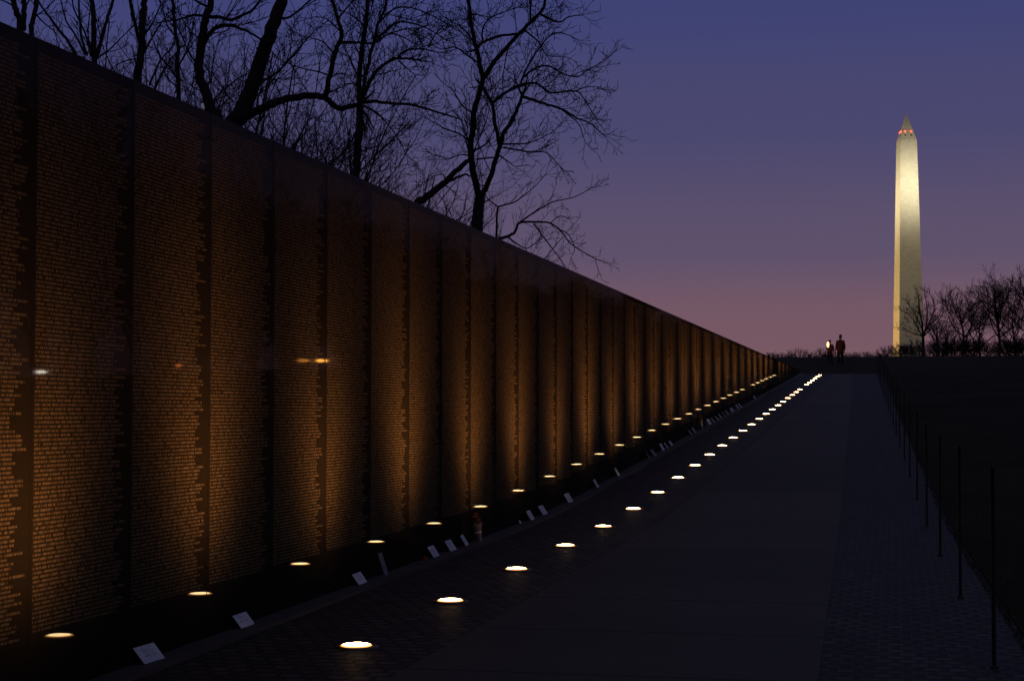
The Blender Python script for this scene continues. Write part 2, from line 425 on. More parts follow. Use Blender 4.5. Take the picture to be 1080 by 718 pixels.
# ------------------------------------------------------------------ offerings leaning on the foot of the wall
def card_mat(name, col, seed):
    t = NT(name); x, y, z = t.xyz()
    u = t.math('FLOOR', t.math('MULTIPLY', y, 90.0)); r = t.math('MULTIPLY', z, 70.0); row = t.math('FLOOR', r)
    ink = t.math('GREATER_THAN', t.white(u, row, float(seed)), 0.45)
    ink = t.math('MULTIPLY', ink, t.math('GREATER_THAN', t.math('FRACT', r), 0.5))
    inb = t.math('MULTIPLY', t.math('LESS_THAN', t.math('ABSOLUTE', y), 0.045 + 0.012 * (seed % 3)), t.math('LESS_THAN', t.math('ABSOLUTE', t.math('SUBTRACT', z, 0.06)), 0.035))
    f = t.math('MULTIPLY', t.math('MULTIPLY', ink, inb), 0.75)
    pa = t.mix(t.noise(12), tuple(c * 0.88 for c in col), col)
    t.set(Base_Color=t.mix(f, pa, (0.12, 0.13, 0.2)), Roughness=0.6); return t.m
CM = [card_mat('white_card', (0.74, 0.79, 0.85), 1), card_mat('cream_card', (0.70, 0.72, 0.74), 2), card_mat('grey_card', (0.22, 0.22, 0.24), 3)]
CM_ENV = plain('card_fold', (0.62, 0.62, 0.64), 0.7)
def card(s, L, Hh, tilt, mat, label, yaw=0.0, kind='card', th=0.004, fold=False):
    mb = MB(); mb.box(-th / 2, th / 2, -L / 2, L / 2, 0, Hh)
    o = mb.build('paper_card' if kind == 'card' else kind, mat)
    bv = o.modifiers.new('bevel', 'BEVEL'); bv.width = 0.001; bv.segments = 1
    off = math.sin(tilt) * Hh
    o.location = (-WALL + 0.006 + off, s, path_z(s) + 0.024)
    o.rotation_euler = (G1, -tilt, yaw)
    if s > BRK: o.rotation_euler[0] = G1 + G2
    tag(o, label, 'card', 'offerings left along the foot of the wall'); return o
near_cards = [
 (8.55, .215, .135, 52, 0, 'white printed card leaning at the foot of the wall, nearest of all the offerings'),
 (9.90, .205, .12, 50, 0, 'pale card below the second reflected lamp, second nearest offering'),
 (12.2, .20, .14, 45, 0, 'white card with a dark picture at its middle, just before the narrow dark card'),
 (12.78, .075, .27, 24, 2, 'tall narrow grey card leaning steeply on the wall beside a white card'),
 (14.25, .20, .16, 42, 0, 'white card leaning on the wall, first of the three just before the bouquet'),
 (14.82, .19, .16, 42, 0, 'white card leaning on the wall, middle of the three just before the bouquet'),
 (15.32, .19, .165, 40, 0, 'white card leaning on the wall right next to the upright bouquet'),
 (17.70, .12, .06, 50, 1, 'small low card lying at the wall foot beside a taller card, past the bouquet'),
 (18.12, .21, .17, 40, 0, 'white card behind the small low card, past the bouquet'),
 (18.75, .21, .17, 42, 0, 'single white card leaning on the wall, third past the bouquet'),
 (20.19, .20, .18, 40, 1, 'single cream card leaning on the wall, fourth past the bouquet'),
 (21.99, .20, .18, 40, 1, 'single cream card standing alone, last before the long empty stretch of wall foot'),
 (23.6, .20, .18, 38, 1, 'cream card alone after the empty stretch of wall foot')]
def near_s(s): return s - .024 * s * (1 - sm(15, 27, s))
for s, L, H_, tl, m, lab in near_cards: card(near_s(s) - .13, L, H_ * (.76 if s < 11 else .64), R(tl * .78), CM[m], lab, R(random.Random(int(s * 10)).uniform(-7, 7)))
far_cards = [26.33, 26.9, 28.0, 28.5, 29.15, 31.89, 32.5, 34.75, 35.13, 35.45, 36.0, 36.8, 37.5, 38.3, 39.0, 39.6, 40.2, 40.53, 41.2, 41.63, 42.3, 44.0, 47.0]
lab_far = ['first of a pair mid-way along', 'second of a pair mid-way along', 'first of three close together mid-way', 'middle of three close together mid-way', 'last of three close together mid-way',
  'nearer of two before the far bouquet', 'farther of two before the far bouquet']
for i, s in enumerate(far_cards):
    r = random.Random(i)
    lab = ('pale card leaning on the wall foot, ' + lab_far[i]) if i < 7 else 'small pale card among the far run of offerings beyond the second bouquet'
    card(s, r.uniform(.15, .23), r.uniform(.09, .13), R(r.uniform(26, 44)), CM[r.choice([0, 1, 2, 1])], lab, R(r.uniform(-8, 8)))
M_WRAP = plain('bouquet_wrap', (0.20, 0.19, 0.18), 0.35); M_FLOWER = plain('dried_rose', (0.30, 0.10, 0.085), 0.8, var=0.5, scale=60); M_LEAF = plain('rose_leaf', (0.05, 0.075, 0.035), 0.7)
M_RIB = plain('pale_ribbon', (0.7, 0.7, 0.7), 0.5)
def bouquet(s, h, label, seed):
    t = empty('flower_bouquet', (-WALL + 0.075, s, path_z(s) + 0.024), 0)
    t.rotation_euler = (0, R(-12), 0)
    r = random.Random(seed)
    mb = MB(); n = 18; prof = [(0.018, 0), (0.022, h * .12), (0.03, h * .32), (0.052, h * .55), (0.058, h * .6)]
    b = 0
    for j, (rr, z) in enumerate(prof):
        for k in range(n):
            a = 2 * math.pi * k / n; q = rr * (1 + 0.12 * math.sin(5 * a + j))
            mb.v.append((q * math.cos(a), q * math.sin(a), z + (0.012 * math.sin(7 * a) if j == 4 else 0)))
    for j in range(len(prof) - 1):
        for k in range(n): mb.f.append((j * n + k, j * n + (k + 1) % n, (j + 1) * n + (k + 1) % n, (j + 1) * n + k))
    mb.build('paper_wrap', M_WRAP, t, True)
    mb = MB(); mb.lathe([(0.032, h * .27), (0.036, h * .285), (0.036, h * .32), (0.033, h * .335)], 14); mb.build('ribbon', M_RIB, t, True)
    leaf = MB()
    for k in range(16):
        a = r.uniform(0, 6.28); z0 = h * r.uniform(.5, .7); ln = r.uniform(.05, .09)
        d = Vector((math.cos(a) * .6, math.sin(a) * .6, .8)); p = Vector((math.cos(a) * .03, math.sin(a) * .03, z0)); sd = Vector((-math.sin(a), math.cos(a), 0)) * ln * .22
        b = len(leaf.v); leaf.v += [tuple(p), tuple(p + d * ln * .5 + sd), tuple(p + d * ln), tuple(p + d * ln * .5 - sd)]; leaf.f.append((b, b + 1, b + 2, b + 3))
    leaf.build('leaves', M_LEAF, t)
    for k in range(7):
        a = k * 2.4; rr = 0.012 + 0.011 * (k ** .5) ; mb = MB()
        c = (rr * math.cos(a), rr * math.sin(a), h * (.93 - .045 * k))
        for ring in range(3):
            q = .009 + .007 * ring
            mb.lathe([(0.003, -.01), (q * .8, -.004), (q, .008 - .003 * ring), (q * .86, .015 - .004 * ring)], 9, c)
        mb.build('flower', M_FLOWER, t, True)
    tag(t, label, 'bouquet', 'offerings left along the foot of the wall')
bouquet(near_s(15.6), .27, 'upright bouquet of dull red flowers in pale wrap between the near cards', 1)
bouquet(33.6, .28, 'far upright bouquet of dull red flowers just before the far cards', 2)
# rough grass along the lawn edge
gm = MB(); gr = random.Random(9)
for k in range(15000):
    s = 6.5 + 40 * gr.random() ** 1.6; u = -.05 + .9 * gr.random() ** 1.8; e = grass_edge(s); lat = e - u
    h = gr.uniform(.02, .055); a = gr.uniform(0, 6.28); w = .0035; z = lawn_z(lat, s)
    dx, dy = math.cos(a) * w, math.sin(a) * w; lx, ly = gr.gauss(0, .5) * h, gr.gauss(0, .5) * h; b = len(gm.v)
    gm.v += [(-lat - dx, s - dy, z - .02), (-lat + dx, s + dy, z - .02), (-lat + lx, s + ly, z + h)]; gm.f.append((b, b + 1, b + 2))
go = gm.build('grass', plain('winter_grass', (0.035, 0.036, 0.014), 0.9)); tag(go, 'short winter grass along the edge of the lawn', 'grass', None, 'stuff')
# small red flower laid on the kerb
mb = MB(); mb.tube([Vector((0, -.13, .006)), Vector((0.01, 0, .008)), Vector((0, .1, .012))], [.003, .003, .003], 6)
ro = empty('cut_rose', (-WALL + 0.09, 13.2, path_z(13.2) + .024)); mb.build('stem', M_LEAF, ro)
mb = MB(); mb.lathe([(.004, -.012), (.02, -.004), (.026, .01), (.018, .024), (.004, .026)], 12, (0, .11, .022)); mb.build('flower', plain('red_petals', (0.35, 0.03, 0.03), 0.7), ro, True)
tag(ro, 'single cut red rose lying on the kerb past the narrow grey card', 'flower', 'offerings left along the foot of the wall')

# ------------------------------------------------------------------ obelisk far across the lawn
OB_D = 1085.0
ob_base = at(958.6, 403, OB_D)
ob = empty('obelisk', (ob_base.x, ob_base.y, 0)); 
tilt0 = math.atan2(ob_base.y, ob_base.x) - math.pi / 2
ob.rotation_euler = (0, 0, tilt0 + R(14.5))
z_apex = at(959.5, 119.5, OB_D).z; ob_z0 = z_apex - 169.0
ob.location.z = ob_z0
tag(ob, 'tall floodlit pale stone obelisk with red lights at its tip', 'monument')
mb = MB()
NZ = 40
for j in range(NZ + 1):
    z = 152.4 * j / NZ; hw = 8.4 + (5.25 - 8.4) * j / NZ
    mb.v += [(-hw, -hw, z), (hw, -hw, z), (hw, hw, z), (-hw, hw, z)]
for j in range(NZ):
    for k in range(4): mb.f.append((4 * j + k, 4 * j + (k + 1) % 4, 4 * j + 4 + (k + 1) % 4, 4 * j + 4 + k))
mb.build('shaft', M['marble'], ob)
mb = MB(); hw = 5.24; mb.v = [(-hw, -hw, 152.4), (hw, -hw, 152.4), (hw, hw, 152.4), (-hw, hw, 152.4), (0, 0, 170.5)]
mb.f = [(0, 1, 4), (1, 2, 4), (2, 3, 4), (3, 0, 4)]; py = mb.build('pyramidion', M['marble'], ob)
def on_face(face, u, z, out):           # point on the pyramidion's sloping faces
    w = 5.24 * (170.5 - z) / 18.1
    return (u, -w - out, z) if face == 0 else (-w - out, u, z)
for face in (0, 1):
    for u in (-1.9, 1.9):
        c = on_face(face, u, 155.2, 0.04)
        mb = MB()
        if face == 0: mb.box(c[0] - .45, c[0] + .45, c[1] - .05, c[1] + .6, c[2] - .5, c[2] + .5)
        else: mb.box(c[0] - .05, c[0] + .6, c[1] - .45, c[1] + .45, c[2] - .5, c[2] + .5)
        mb.build('observation_window', M['window_dark'], py)
        c = on_face(face, u, 158.0, 0.3); mb = MB()
        mb.lathe([(0.55 * math.sin(a * math.pi / 8), -0.55 * math.cos(a * math.pi / 8)) for a in range(9)], 12, c)
        mb.build('aviation_light', M['red'], ob, True)
# its floodlights, on the grass round it (beyond the ridge, out of sight)
rotm = Matrix.Rotation(ob.rotation_euler.z, 4, 'Z')
def flood(off, aim, energy, size, col=(1.0, 0.83, 0.45), blend=0.9, power=0):
    ld = bpy.data.lights.new('floodlight', 'SPOT'); ld.energy = energy; ld.color = col; ld.spot_size = R(size); ld.spot_blend = blend; ld.shadow_soft_size = 1.0
    if power: soft_beam(ld, power)
    o = bpy.data.objects.new('floodlight', ld); link(o)
    p = Vector((ob_base.x, ob_base.y, ob_z0)) + rotm @ Vector(off); q = Vector((ob_base.x, ob_base.y, ob_z0)) + rotm @ Vector(aim)
    o.location = p; o.rotation_euler = (q - p).to_track_quat('-Z', 'Y').to_euler()
flood((5, -230, 3), (1.0, -6, 125), 5.2e6, 60, (1.0, 0.88, 0.56), 0.2, 330)
flood((3, -230, 3), (1.0, -6, 112), 0.40e6, 80, (1.0, 0.80, 0.38), 0.2, 22)
flood((0, -160, 3), (0, -8, 90), 0.06e6, 66, (1.0, 0.82, 0.42), 1.0)
flood((-200, 8, 3), (-6, 0, 120), 3.2e6, 60, (1.0, 0.84, 0.48), 0.2, 200)
flood((-200, 4, 3), (-6, 0, 96), 0.7e6, 80, (1.0, 0.74, 0.28), 0.2, 22)
flood((-110, 0, 3), (-7, 0, 40), 0.36e6, 84, (1.0, 0.58, 0.13), 1.0)

# ------------------------------------------------------------------ trees
class Tree:
    def __init__(self, seed): self.r = random.Random(seed); self.limb = MB(); self.twig = MB(); self.trunk = MB()
    def wander(self, p, d, L, nseg, bend, up):
        pts = [p.copy()]; d = d.normalized(); r = self.r
        for i in range(nseg):
            d = d + Vector((r.gauss(0, bend), r.gauss(0, bend), r.gauss(0, bend) + up)); d.normalize()
            p = p + d * (L / nseg); pts.append(p)
        return pts
    def grow(self, p, d, L, rad, lvl, maxl, sp, up=0.05, bend=0.16, minr=0.004):
        r = self.r
        nseg = max(3, min(9, int(L / 0.28))) if lvl < maxl else 3
        pts = self.wander(p, d, L, nseg, bend, up)
        tip = max(minr, rad * 0.32)
        rads = [rad + (tip - rad) * (i / nseg) for i in range(nseg + 1)]
        (self.limb if lvl <= 1 and rad > 0.02 else self.twig).tube(pts, rads, 5 if rad > 0.025 else 3, False)
        if lvl >= maxl: return
        self.kids(pts, rads, lvl, maxl, sp, up, bend, minr, L, 0.22)
    def kids(self, pts, rads, lvl, maxl, sp, up, bend, minr, L, start, lenk=1.0):
        r = self.r; tot = sum((pts[i + 1] - pts[i]).length for i in range(len(pts) - 1)); acc = 0; nxt = tot * start + r.uniform(0, sp)
        side = r.uniform(0, 6.28)
        for i in range(len(pts) - 1):
            seg = pts[i + 1] - pts[i]; sl = seg.length
            while nxt <= acc + sl and sl > 1e-6:
                f = (nxt - acc) / sl; q = pts[i] + seg * f; dd = seg.normalized()
                side += 2.4 + r.uniform(-.5, .5)
                o = dd.orthogonal().normalized(); o.rotate(Matrix.Rotation(side, 3, dd))
                ang = R(r.uniform(28, 62)); nd = dd * math.cos(ang) + o * math.sin(ang); nd.z += 0.12
                frac = nxt / tot
                cl = lenk * (0.35 + 0.65 * (1 - frac)) * L * r.uniform(.32, .78)
                cl = max(cl, 0.18)
                cr = min(rads[i] * 0.62, 0.0035 + cl * 0.0085)
                self.grow(q, nd, cl, max(cr, minr), lvl + 1, maxl, sp * .78, up, bend * 1.1, minr)
                nxt += sp * r.uniform(.6, 1.4)
            acc += sl
    def build(self, name, loc, mat, label, cat, group):
        t = empty(name, loc); inv = Vector(loc)
        for nm, mb in (('trunk', self.trunk), ('branches', self.limb), ('twigs', self.twig)):
            if mb.f:
                mb.v = [(x - inv.x, y - inv.y, z - inv.z) for x, y, z in mb.v]
                mb.build(nm, mat, t, True)
        tag(t, label, cat, group); return t

def catmull(P, W, sub=4):
    out = []; w = []
    n = len(P)
    for i in range(n - 1):
        p0 = P[max(i - 1, 0)]; p1 = P[i]; p2 = P[i + 1]; p3 = P[min(i + 2, n - 1)]
        for k in range(sub):
            t = k / sub
            out.append(0.5 * ((2 * p1) + (p2 - p0) * t + (2 * p0 - 5 * p1 + 4 * p2 - p3) * t * t + (3 * p1 - p0 - 3 * p2 + p3) * t ** 3)); w.append(W[i] + (W[i + 1] - W[i]) * t)
    return out + [P[-1]], w + [W[-1]]

def shaped_tree(name, label, D, limbs, seed, group='bare trees behind the wall', sp=0.34, maxl=4, lscale=1.0, minr=0.0055, drift=0.5, mat=None):
    """limbs: (points as seen from the path, width at start, width at end[, twigs 0/1]); each limb leans to or from the viewer by its own amount"""
    T = Tree(seed); r = T.r; placed = []; px = D / FPX
    for li, L in enumerate(limbs):
        pts, w0, w1 = L[:3]; tw = L[3] if len(L) > 3 else 1
        if placed:
            x0, y0 = pts[0]; dep = min(placed, key=lambda q: (q[0] - x0) ** 2 + (q[1] - y0) ** 2)[2]
        else: dep = D
        k = r.uniform(.25, 1) * r.choice((-1, 1)) * drift if li else 0.0
        P = []; acc = 0; n = len(pts)
        for i, (x, y) in enumerate(pts):
            if i: acc += math.hypot(x - pts[i - 1][0], y - pts[i - 1][1])
            dd = dep + k * acc * px + (r.gauss(0, 3) * px if i else 0)
            placed.append((x, y, dd)); P.append(at(x, y, dd))
        W = [max(minr, 0.5 * px * (w0 + (w1 - w0) * (i / (n - 1)))) for i in range(n)]
        if li == 0:
            gz = lawn_z(-P[0].x, P[0].y) - 0.15
            lean = (P[0] - P[1]); lean.z = 0
            foot = Vector((P[0].x, P[0].y, gz)) + lean * 0.4; root = foot.copy()
            mid = (foot + P[0]) / 2 + lean * 0.1
            P = [foot, foot + (mid - foot) * .12, mid] + P; W = [W[0] * 1.9, W[0] * 1.4, W[0] * 1.12] + W
        Q, V = catmull(P, W)
        Q = [q + Vector((r.gauss(0, 1), r.gauss(0, 1), r.gauss(0, 1))) * min(.008, v * .15) for q, v in zip(Q, V)]
        (T.trunk if (li == 0 or w0 >= 9) else T.limb).tube(Q, V, 10 if w0 >= 8 else 7, True)
        if tw:
            i0 = 0 if li else 14
            ln = sum((Q[i + 1] - Q[i]).length for i in range(i0, len(Q) - 1))
            T.kids(Q[i0:], V[i0:], 1, maxl, sp * tw * .70, .07, .11, minr, min(3.6, 1.3 + ln * .5) * lscale, 0.10)
            # the limb runs out into a spray
            dd = (Q[-1] - Q[-2]).normalized()
            for _ in range(3):
                T.grow(Q[-1], dd + Vector((r.gauss(0, .35), r.gauss(0, .35), r.gauss(0, .35))), min(.8, .3 + .12 * ln), V[-1] * .8, 2, maxl, sp * .8, .04, .16, minr)
    return T.build(name, root, mat or M['bark'], label, 'tree', group)

shaped_tree('bare_tree', 'tall bare tree with a forked trunk, rightmost of the big trees behind the wall', 40.0, [
 ([(502.8, 246), (504, 228), (506.5, 208)], 13, 11, 0),
 ([(506, 210), (500, 185), (496.5, 162), (498, 140), (501, 115), (505, 99.6), (508.7, 85), (507, 72), (503, 54), (498.7, 36), (496, 14.5), (493, -6), (489, -30)], 7.5, 3),
 ([(508, 86), (512, 80), (523, 63.4), (537.7, 47), (552, 31), (566.7, 17), (574, 7), (577, -12), (586, -30)], 5.5, 2.2),
 ([(507.5, 208), (513, 196), (517.8, 185), (525.3, 160), (530, 142.6), (540, 127.5), (546, 114), (551, 101.4)], 6.5, 3.2),
 ([(526, 152), (524, 138), (521, 127), (519.6, 112), (512.3, 98), (508, 90)], 4.5, 3),
 ([(550.7, 101.4), (563.4, 106), (578, 110.5), (594, 116), (608.7, 125), (622, 130), (635.7, 142)], 3.6, 1),
 ([(518, 110), (530.8, 99.6), (549, 89.7), (567, 88.8), (581.5, 98), (607, 96), (616, 105), (625, 119)], 3.4, 1),
 ([(549, 89.7), (552.5, 78), (561.6, 61.6), (576, 41.7), (587, 34.4), (601.5, 38)], 2.4, .9),
 ([(553, 82), (563.4, 72.5), (578, 69.7), (592, 77), (608.7, 81.5), (620, 74), (639.5, 63.4)], 2.4, .8),
 ([(605, 97), (618, 92), (632, 92)], 1.6, .7), ([(590, 114), (603, 124), (611, 132), (617, 150)], 1.8, .7),
 ([(569.7, 14.5), (579.7, 20), (590.6, 23.5), (600, 18), (614, 16)], 2.8, .9), ([(554, 32.6), (568.8, 45), (576, 58), (590, 60)], 2, .8),
 ([(559.5, 22), (559.5, 11), (560, -5), (563, -25)], 2.6, 1.5),
 ([(545, 36), (527, 38), (508.7, 45), (504, 50)], 2.6, 2.6), ([(509, 45), (509, 31), (516, 20), (530, 13.5), (545, 8)], 2, .9),
 ([(496, 14.5), (505, 16), (514, 18)], 1.8, .8),
 ([(530, 152), (545, 152), (560.5, 150), (580, 141)], 2.2, .8), ([(531, 156), (545, 158), (560.5, 161), (576, 161), (590, 175)], 2.2, .8),
 ([(526, 164), (534, 169), (543, 176)], 2, .8), ([(503, 168), (512, 167), (523, 166)], 2, 1.6, 0),
 ([(497, 150), (484, 141), (470, 136), (455, 128)], 2.2, .9), ([(500, 120), (488, 112), (478, 96), (470, 90)], 2, .8), ([(504, 66), (492, 58), (480, 50), (466, 52), (452, 46)], 2.2, .8),
 ([(500, 45), (488, 30), (474, 22)], 1.8, .8), ([(497, 165), (486, 163), (472, 168), (462, 164)], 1.6, .8), ([(514, 194), (508, 196), (503, 192)], 1.6, .8, 0),
 ([(536, 49), (533, 65), (530, 85), (531, 98)], 1.4, .7), ([(545, 112), (556, 108), (566, 100)], 1.4, .7)], 21, lscale=.72, sp=.25)

shaped_tree('bare_tree', 'bare low tree with a branch arching down to the wall top', 46.0, [
 ([(524, 250), (524, 232), (525, 218)], 2.6, 2.2, 0), ([(525, 218), (514, 209), (510, 200)], 1.6, .8),
 ([(525, 218), (543, 213), (551, 207), (560.5, 200), (575, 185)], 1.8, .7),
 ([(526, 252), (536, 249), (543, 245), (548, 235), (563, 234), (580.5, 235.5), (593, 245.5), (603, 258), (628, 273)], 3.6, .9),
 ([(548, 235), (556, 229), (565.5, 223), (583, 213), (605.6, 208), (622, 199)], 2.2, .7), ([(563, 236), (575.5, 253), (584, 264), (590.6, 273)], 1.8, .8),
 ([(536, 250), (545, 257), (555.5, 262), (566, 255)], 2, .8), ([(590, 242), (600, 248), (606, 262), (602, 272)], 1.4, .6), ([(580, 236), (590, 228), (600, 230)], 1.2, .6)], 5, lscale=.50, sp=.34)

shaped_tree('bare_tree', 'bare leaning tree with a broken bough crossing behind the forked tree', 36.0, [
 ([(440, 219), (447, 211), (460, 200), (470, 192), (480, 181), (493, 170)], 9, 5, 0),
 ([(468, 194), (478, 189), (490, 184), (496, 186)], 4, 1.6), ([(493, 170), (500, 160), (512, 152), (520, 140)], 3.2, 1), ([(470, 192), (467, 184), (458, 186), (450, 192)], 1.6, .9),
 ([(463, 198), (470, 196), (476, 200)], 2, .9)], 8, lscale=.45, sp=.5)

shaped_tree('bare_tree', 'bare tree with a straight slender trunk, left of the forked tree', 37.0, [
 ([(375, 190), (376, 178), (377, 158), (378.6, 139), (380, 111)], 9, 8, 0),
 ([(380, 112), (379, 98), (379, 83.6), (381.4, 55.7), (385.6, 28), (388, 0), (391, -25)], 7, 3.5),
 ([(381, 104), (385, 84), (390, 61), (395, 42), (399, 25), (406, 8), (410, -15)], 4.5, 2.2),
 ([(381.5, 106), (392.6, 80.8), (403, 70), (415, 62.7), (428, 62), (441, 63.5)], 4.6, 2), ([(418, 62.5), (427, 54), (440, 52), (448, 52), (462, 56)], 2.4, 1), ([(420, 64), (428, 71), (435, 77)], 1.8, .7),
 ([(382, 108), (395, 107.5), (409, 108.6), (432, 110.5), (445, 113.5), (460, 118), (474, 122), (486, 126)], 4.2, 1.4),
 ([(384, 112), (396, 118), (406, 128), (418, 143), (427, 160)], 2.4, .8), ([(378, 135), (371, 148), (362, 160), (352, 170)], 2.6, .9), ([(379, 83), (370, 64), (364, 50)], 2, 1),
 ([(395, 42), (407, 33), (418, 24), (436, 25), (454, 32), (470, 42)], 2.8, .9), ([(394, 46), (412, 36), (430, 42), (446, 52)], 2.2, .8), ([(399, 25), (415, 10), (432, 8), (450, 14), (470, 24)], 2.2, .8),
 ([(386, 30), (376, 20), (362, 12)], 2, .9), ([(452, 50), (458, 38), (470, 26), (484, 20)], 1.8, .8), ([(440, 63), (446, 52), (444, 44)], 1.6, .8), ([(388, 5), (400, -8), (420, -14)], 2, 1), ([(381, 95), (372, 88), (358, 90)], 1.8, .8)], 31, lscale=.86, sp=.26)

shaped_tree('bare_tree', 'big bare tree with a thick leaning trunk and a long low bough reaching right', 30.0, [
 ([(246, 136), (252.3, 125), (257, 112), (262.7, 100), (273, 69), (283.6, 37.6), (294, 10.4), (299, -6), (306, -30)], 20, 11, 2.2),
 ([(254, 127), (262, 121.5), (279.4, 112.7), (292, 107.5), (304.5, 104), (325.7, 100.8), (342.4, 103), (350, 110), (356.4, 114), (366, 113), (377, 111)], 9.5, 5, 2.0),
 ([(343, 103), (345, 94), (347, 83.6), (353.6, 55.7), (360.5, 36), (356, 19.5), (351, 0), (349, -20)], 6.5, 3),
 ([(359, 44.6), (372, 45), (384, 45.5), (396, 45), (410, 36), (430, 30)], 3.6, 1.2), ([(353, 58), (340, 44), (326, 40)], 2, .9), ([(348, 80), (336, 76), (318, 72), (304, 67)], 2, .8), ([(294, 20), (306, 18), (318, 9), (328, 0), (340, -6)], 3, 1.4),
 ([(347, 98), (360, 92), (372, 88)], 2, .8), ([(347, 84), (356, 78), (366, 80), (374, 90)], 1.8, .8), ([(268, 90), (276, 86), (290, 78), (304, 64), (318, 48), (334, 30)], 3.2, 1),
 ([(270, 118), (274, 98), (284, 88), (298, 72), (318, 50)], 2.2, .8), ([(357, 20), (366, 8), (380, -6)], 2.4, 1), ([(358, 32), (344, 20), (332, 18)], 1.8, .8)], 41, lscale=.75, sp=.29)

shaped_tree('bare_tree', 'bare tree with a crooked trunk, left of the thick leaning trunk', 27.0, [
 ([(228, 126), (223, 117), (216.8, 96), (209.5, 77), (212.6, 48), (216.8, 20.9), (222, 5), (226, -20)], 13, 6),
 ([(214, 44), (219, 39), (229, 29), (244, 27), (252, 30), (260.6, 33), (275, 42)], 6, 2.2), ([(219, 19), (230, 18), (244, 21), (256, 16), (267, 10), (277, -4)], 4.6, 2.4),
 ([(217, 18), (205, 16), (192, 20), (182, 22)], 3.4, 1.4), ([(221, 8), (208, 2), (196, -8)], 3.2, 1.6), ([(216, 94), (222, 84), (226, 60), (232, 40)], 2, .8), ([(210, 72), (202, 60), (194, 44), (188, 30)], 2.2, .8),
 ([(222, 112), (232, 98), (250, 84), (266, 76)], 2.2, .8), ([(226, 118), (240, 106), (256, 96)], 2, .8), ([(219, 100), (204, 92), (194, 86)], 1.8, .8)], 51, lscale=.75, sp=.29)

def stems(name, label, D, ss, seed, **kw):
    return shaped_tree(name, label, D, ss, seed, **kw)
stems('bare_tree', 'pair of slim bare stems at the left end of the wall top', 24.0, [
 ([(21, 34), (18, 15), (15, 5), (12, -10), (8, -30)], 7, 5), ([(25, 32), (25.3, 15), (25, 0), (26, -30)], 6, 5), ([(25, 10), (32, -2), (38, -16)], 2, 1), ([(16, 8), (6, 2), (-6, -2)], 2, 1)], 61, lscale=.4, sp=.42)
stems('bare_tree', 'slim bare trunk leaning slightly right, third from the left end of the wall', 25.0, [
 ([(33, 38), (34, 26), (37.6, 10), (38.5, 0), (42, -30)], 5.5, 4.5), ([(37, 14), (46, 24), (58, 34), (66, 46)], 1.8, .8), ([(36, 18), (48, 10), (60, -2)], 1.8, .8)], 62, lscale=.45, sp=.42)
stems('bare_tree', 'bare clump of many thin stems fanning from one foot behind the wall', 26.0, [
 ([(99.5, 66), (99, 58), (98.6, 25), (97, 0), (96, -30)], 6.5, 4.5), ([(100.5, 62), (106, 46), (110, 30), (115, 14), (119.5, 0), (126, -24)], 4.5, 2.8), ([(80, 58), (72, 44), (62, 31.7), (52, 18), (43.5, 6.7), (36, -8)], 3.6, 1.8),
 ([(92, 58), (86, 40), (84, 20), (83, 0), (83, -20)], 3, 1.8), ([(90, 57), (80, 38), (70, 22), (64, 0)], 2.6, 1.4), ([(96, 60), (90, 36), (78, 10), (76, -8)], 2.2, 1.3), ([(100, 62), (93, 38), (94, 20), (95, 8)], 1.8, 1), ([(102, 62), (116, 52), (126, 42), (137, 31)], 2, .9)], 63, lscale=.42, sp=.36)
stems('bare_tree', 'bare upright tree whose trunk forks low, between the stem clump and the crooked trunk', 27.0, [
 ([(145, 88), (146.5, 70), (148.8, 50), (150, 30), (150.5, 16.7), (152.8, 0), (156, -30)], 9, 6), ([(148, 46), (145, 36), (141, 20), (137, 0), (134, -20)], 4.5, 3), ([(146, 66), (156, 48), (166, 30), (178, 14)], 3, 1.2), ([(149, 40), (160, 26), (170, 4)], 2.6, 1.2),
 ([(146, 62), (134, 64), (124, 68), (116, 74)], 1.8, .8), ([(158, 90), (164, 74), (172, 60), (182, 50), (190, 34)], 2.6, 1)], 64, lscale=.5, sp=.34)
stems('bare_tree', 'bare tree of crossing thin stems just left of the crooked trunk', 30.0, [
 ([(188, 104), (188, 86), (187, 66), (188, 50), (184, 26), (182, 0), (178, -24)], 5, 3), ([(188, 84), (178, 70), (168, 58), (160, 40)], 2.6, 1), ([(188, 70), (196, 56), (202, 36), (206, 16)], 2.4, 1), ([(187, 92), (178, 84), (172, 72), (166, 52)], 2, .9), ([(162, 96), (172, 76), (184, 58), (196, 46)], 2.4, 1), ([(186, 40), (176, 26), (172, 8)], 2, 1)], 65, lscale=.55, sp=.33)

# background trees further behind the wall
def wild_tree(base, h, seed, n_main=7, spread=0.45, trunk_frac=0.22, r0=None, sp=0.5, maxl=3, minr=0.006, lk=1.0):
    T = Tree(seed); r = T.r; r0 = r0 or h * 0.017
    p = Vector(base); tp = p + Vector((r.gauss(0, .02) * h, r.gauss(0, .02) * h, h * trunk_frac))
    lead = T.wander(tp, Vector((0, 0, 1)), h * (0.80 - trunk_frac), 7, .07, .05)
    pts = [p - Vector((0, 0, .2)), p + (tp - p) * .1, tp] + lead[1:]
    rads = [r0 * 1.5, r0 * 1.1, r0 * .9] + [r0 * (.8 - .62 * i / 7) for i in range(7)]
    T.trunk.tube(pts, rads, 8, True)
    for i in range(n_main):
        f = (i + .5) / n_main; seg = pts[2:]; j = min(len(seg) - 2, int(f * (len(seg) - 1) * .85)); q = seg[j] + (seg[j + 1] - seg[j]) * r.random()
        a = i * 2.4 + r.uniform(-.4, .4); s_ = spread * r.uniform(.75, 1.3)
        d = Vector((math.cos(a) * s_, math.sin(a) * s_, 1.0 - .35 * s_))
        L = h * (0.70 - 0.42 * f) * r.uniform(.85, 1.1) * lk
        T.grow(q, d, L, rads[2 + j] * .62, 1, maxl, sp, .045, .12, minr)
    return T
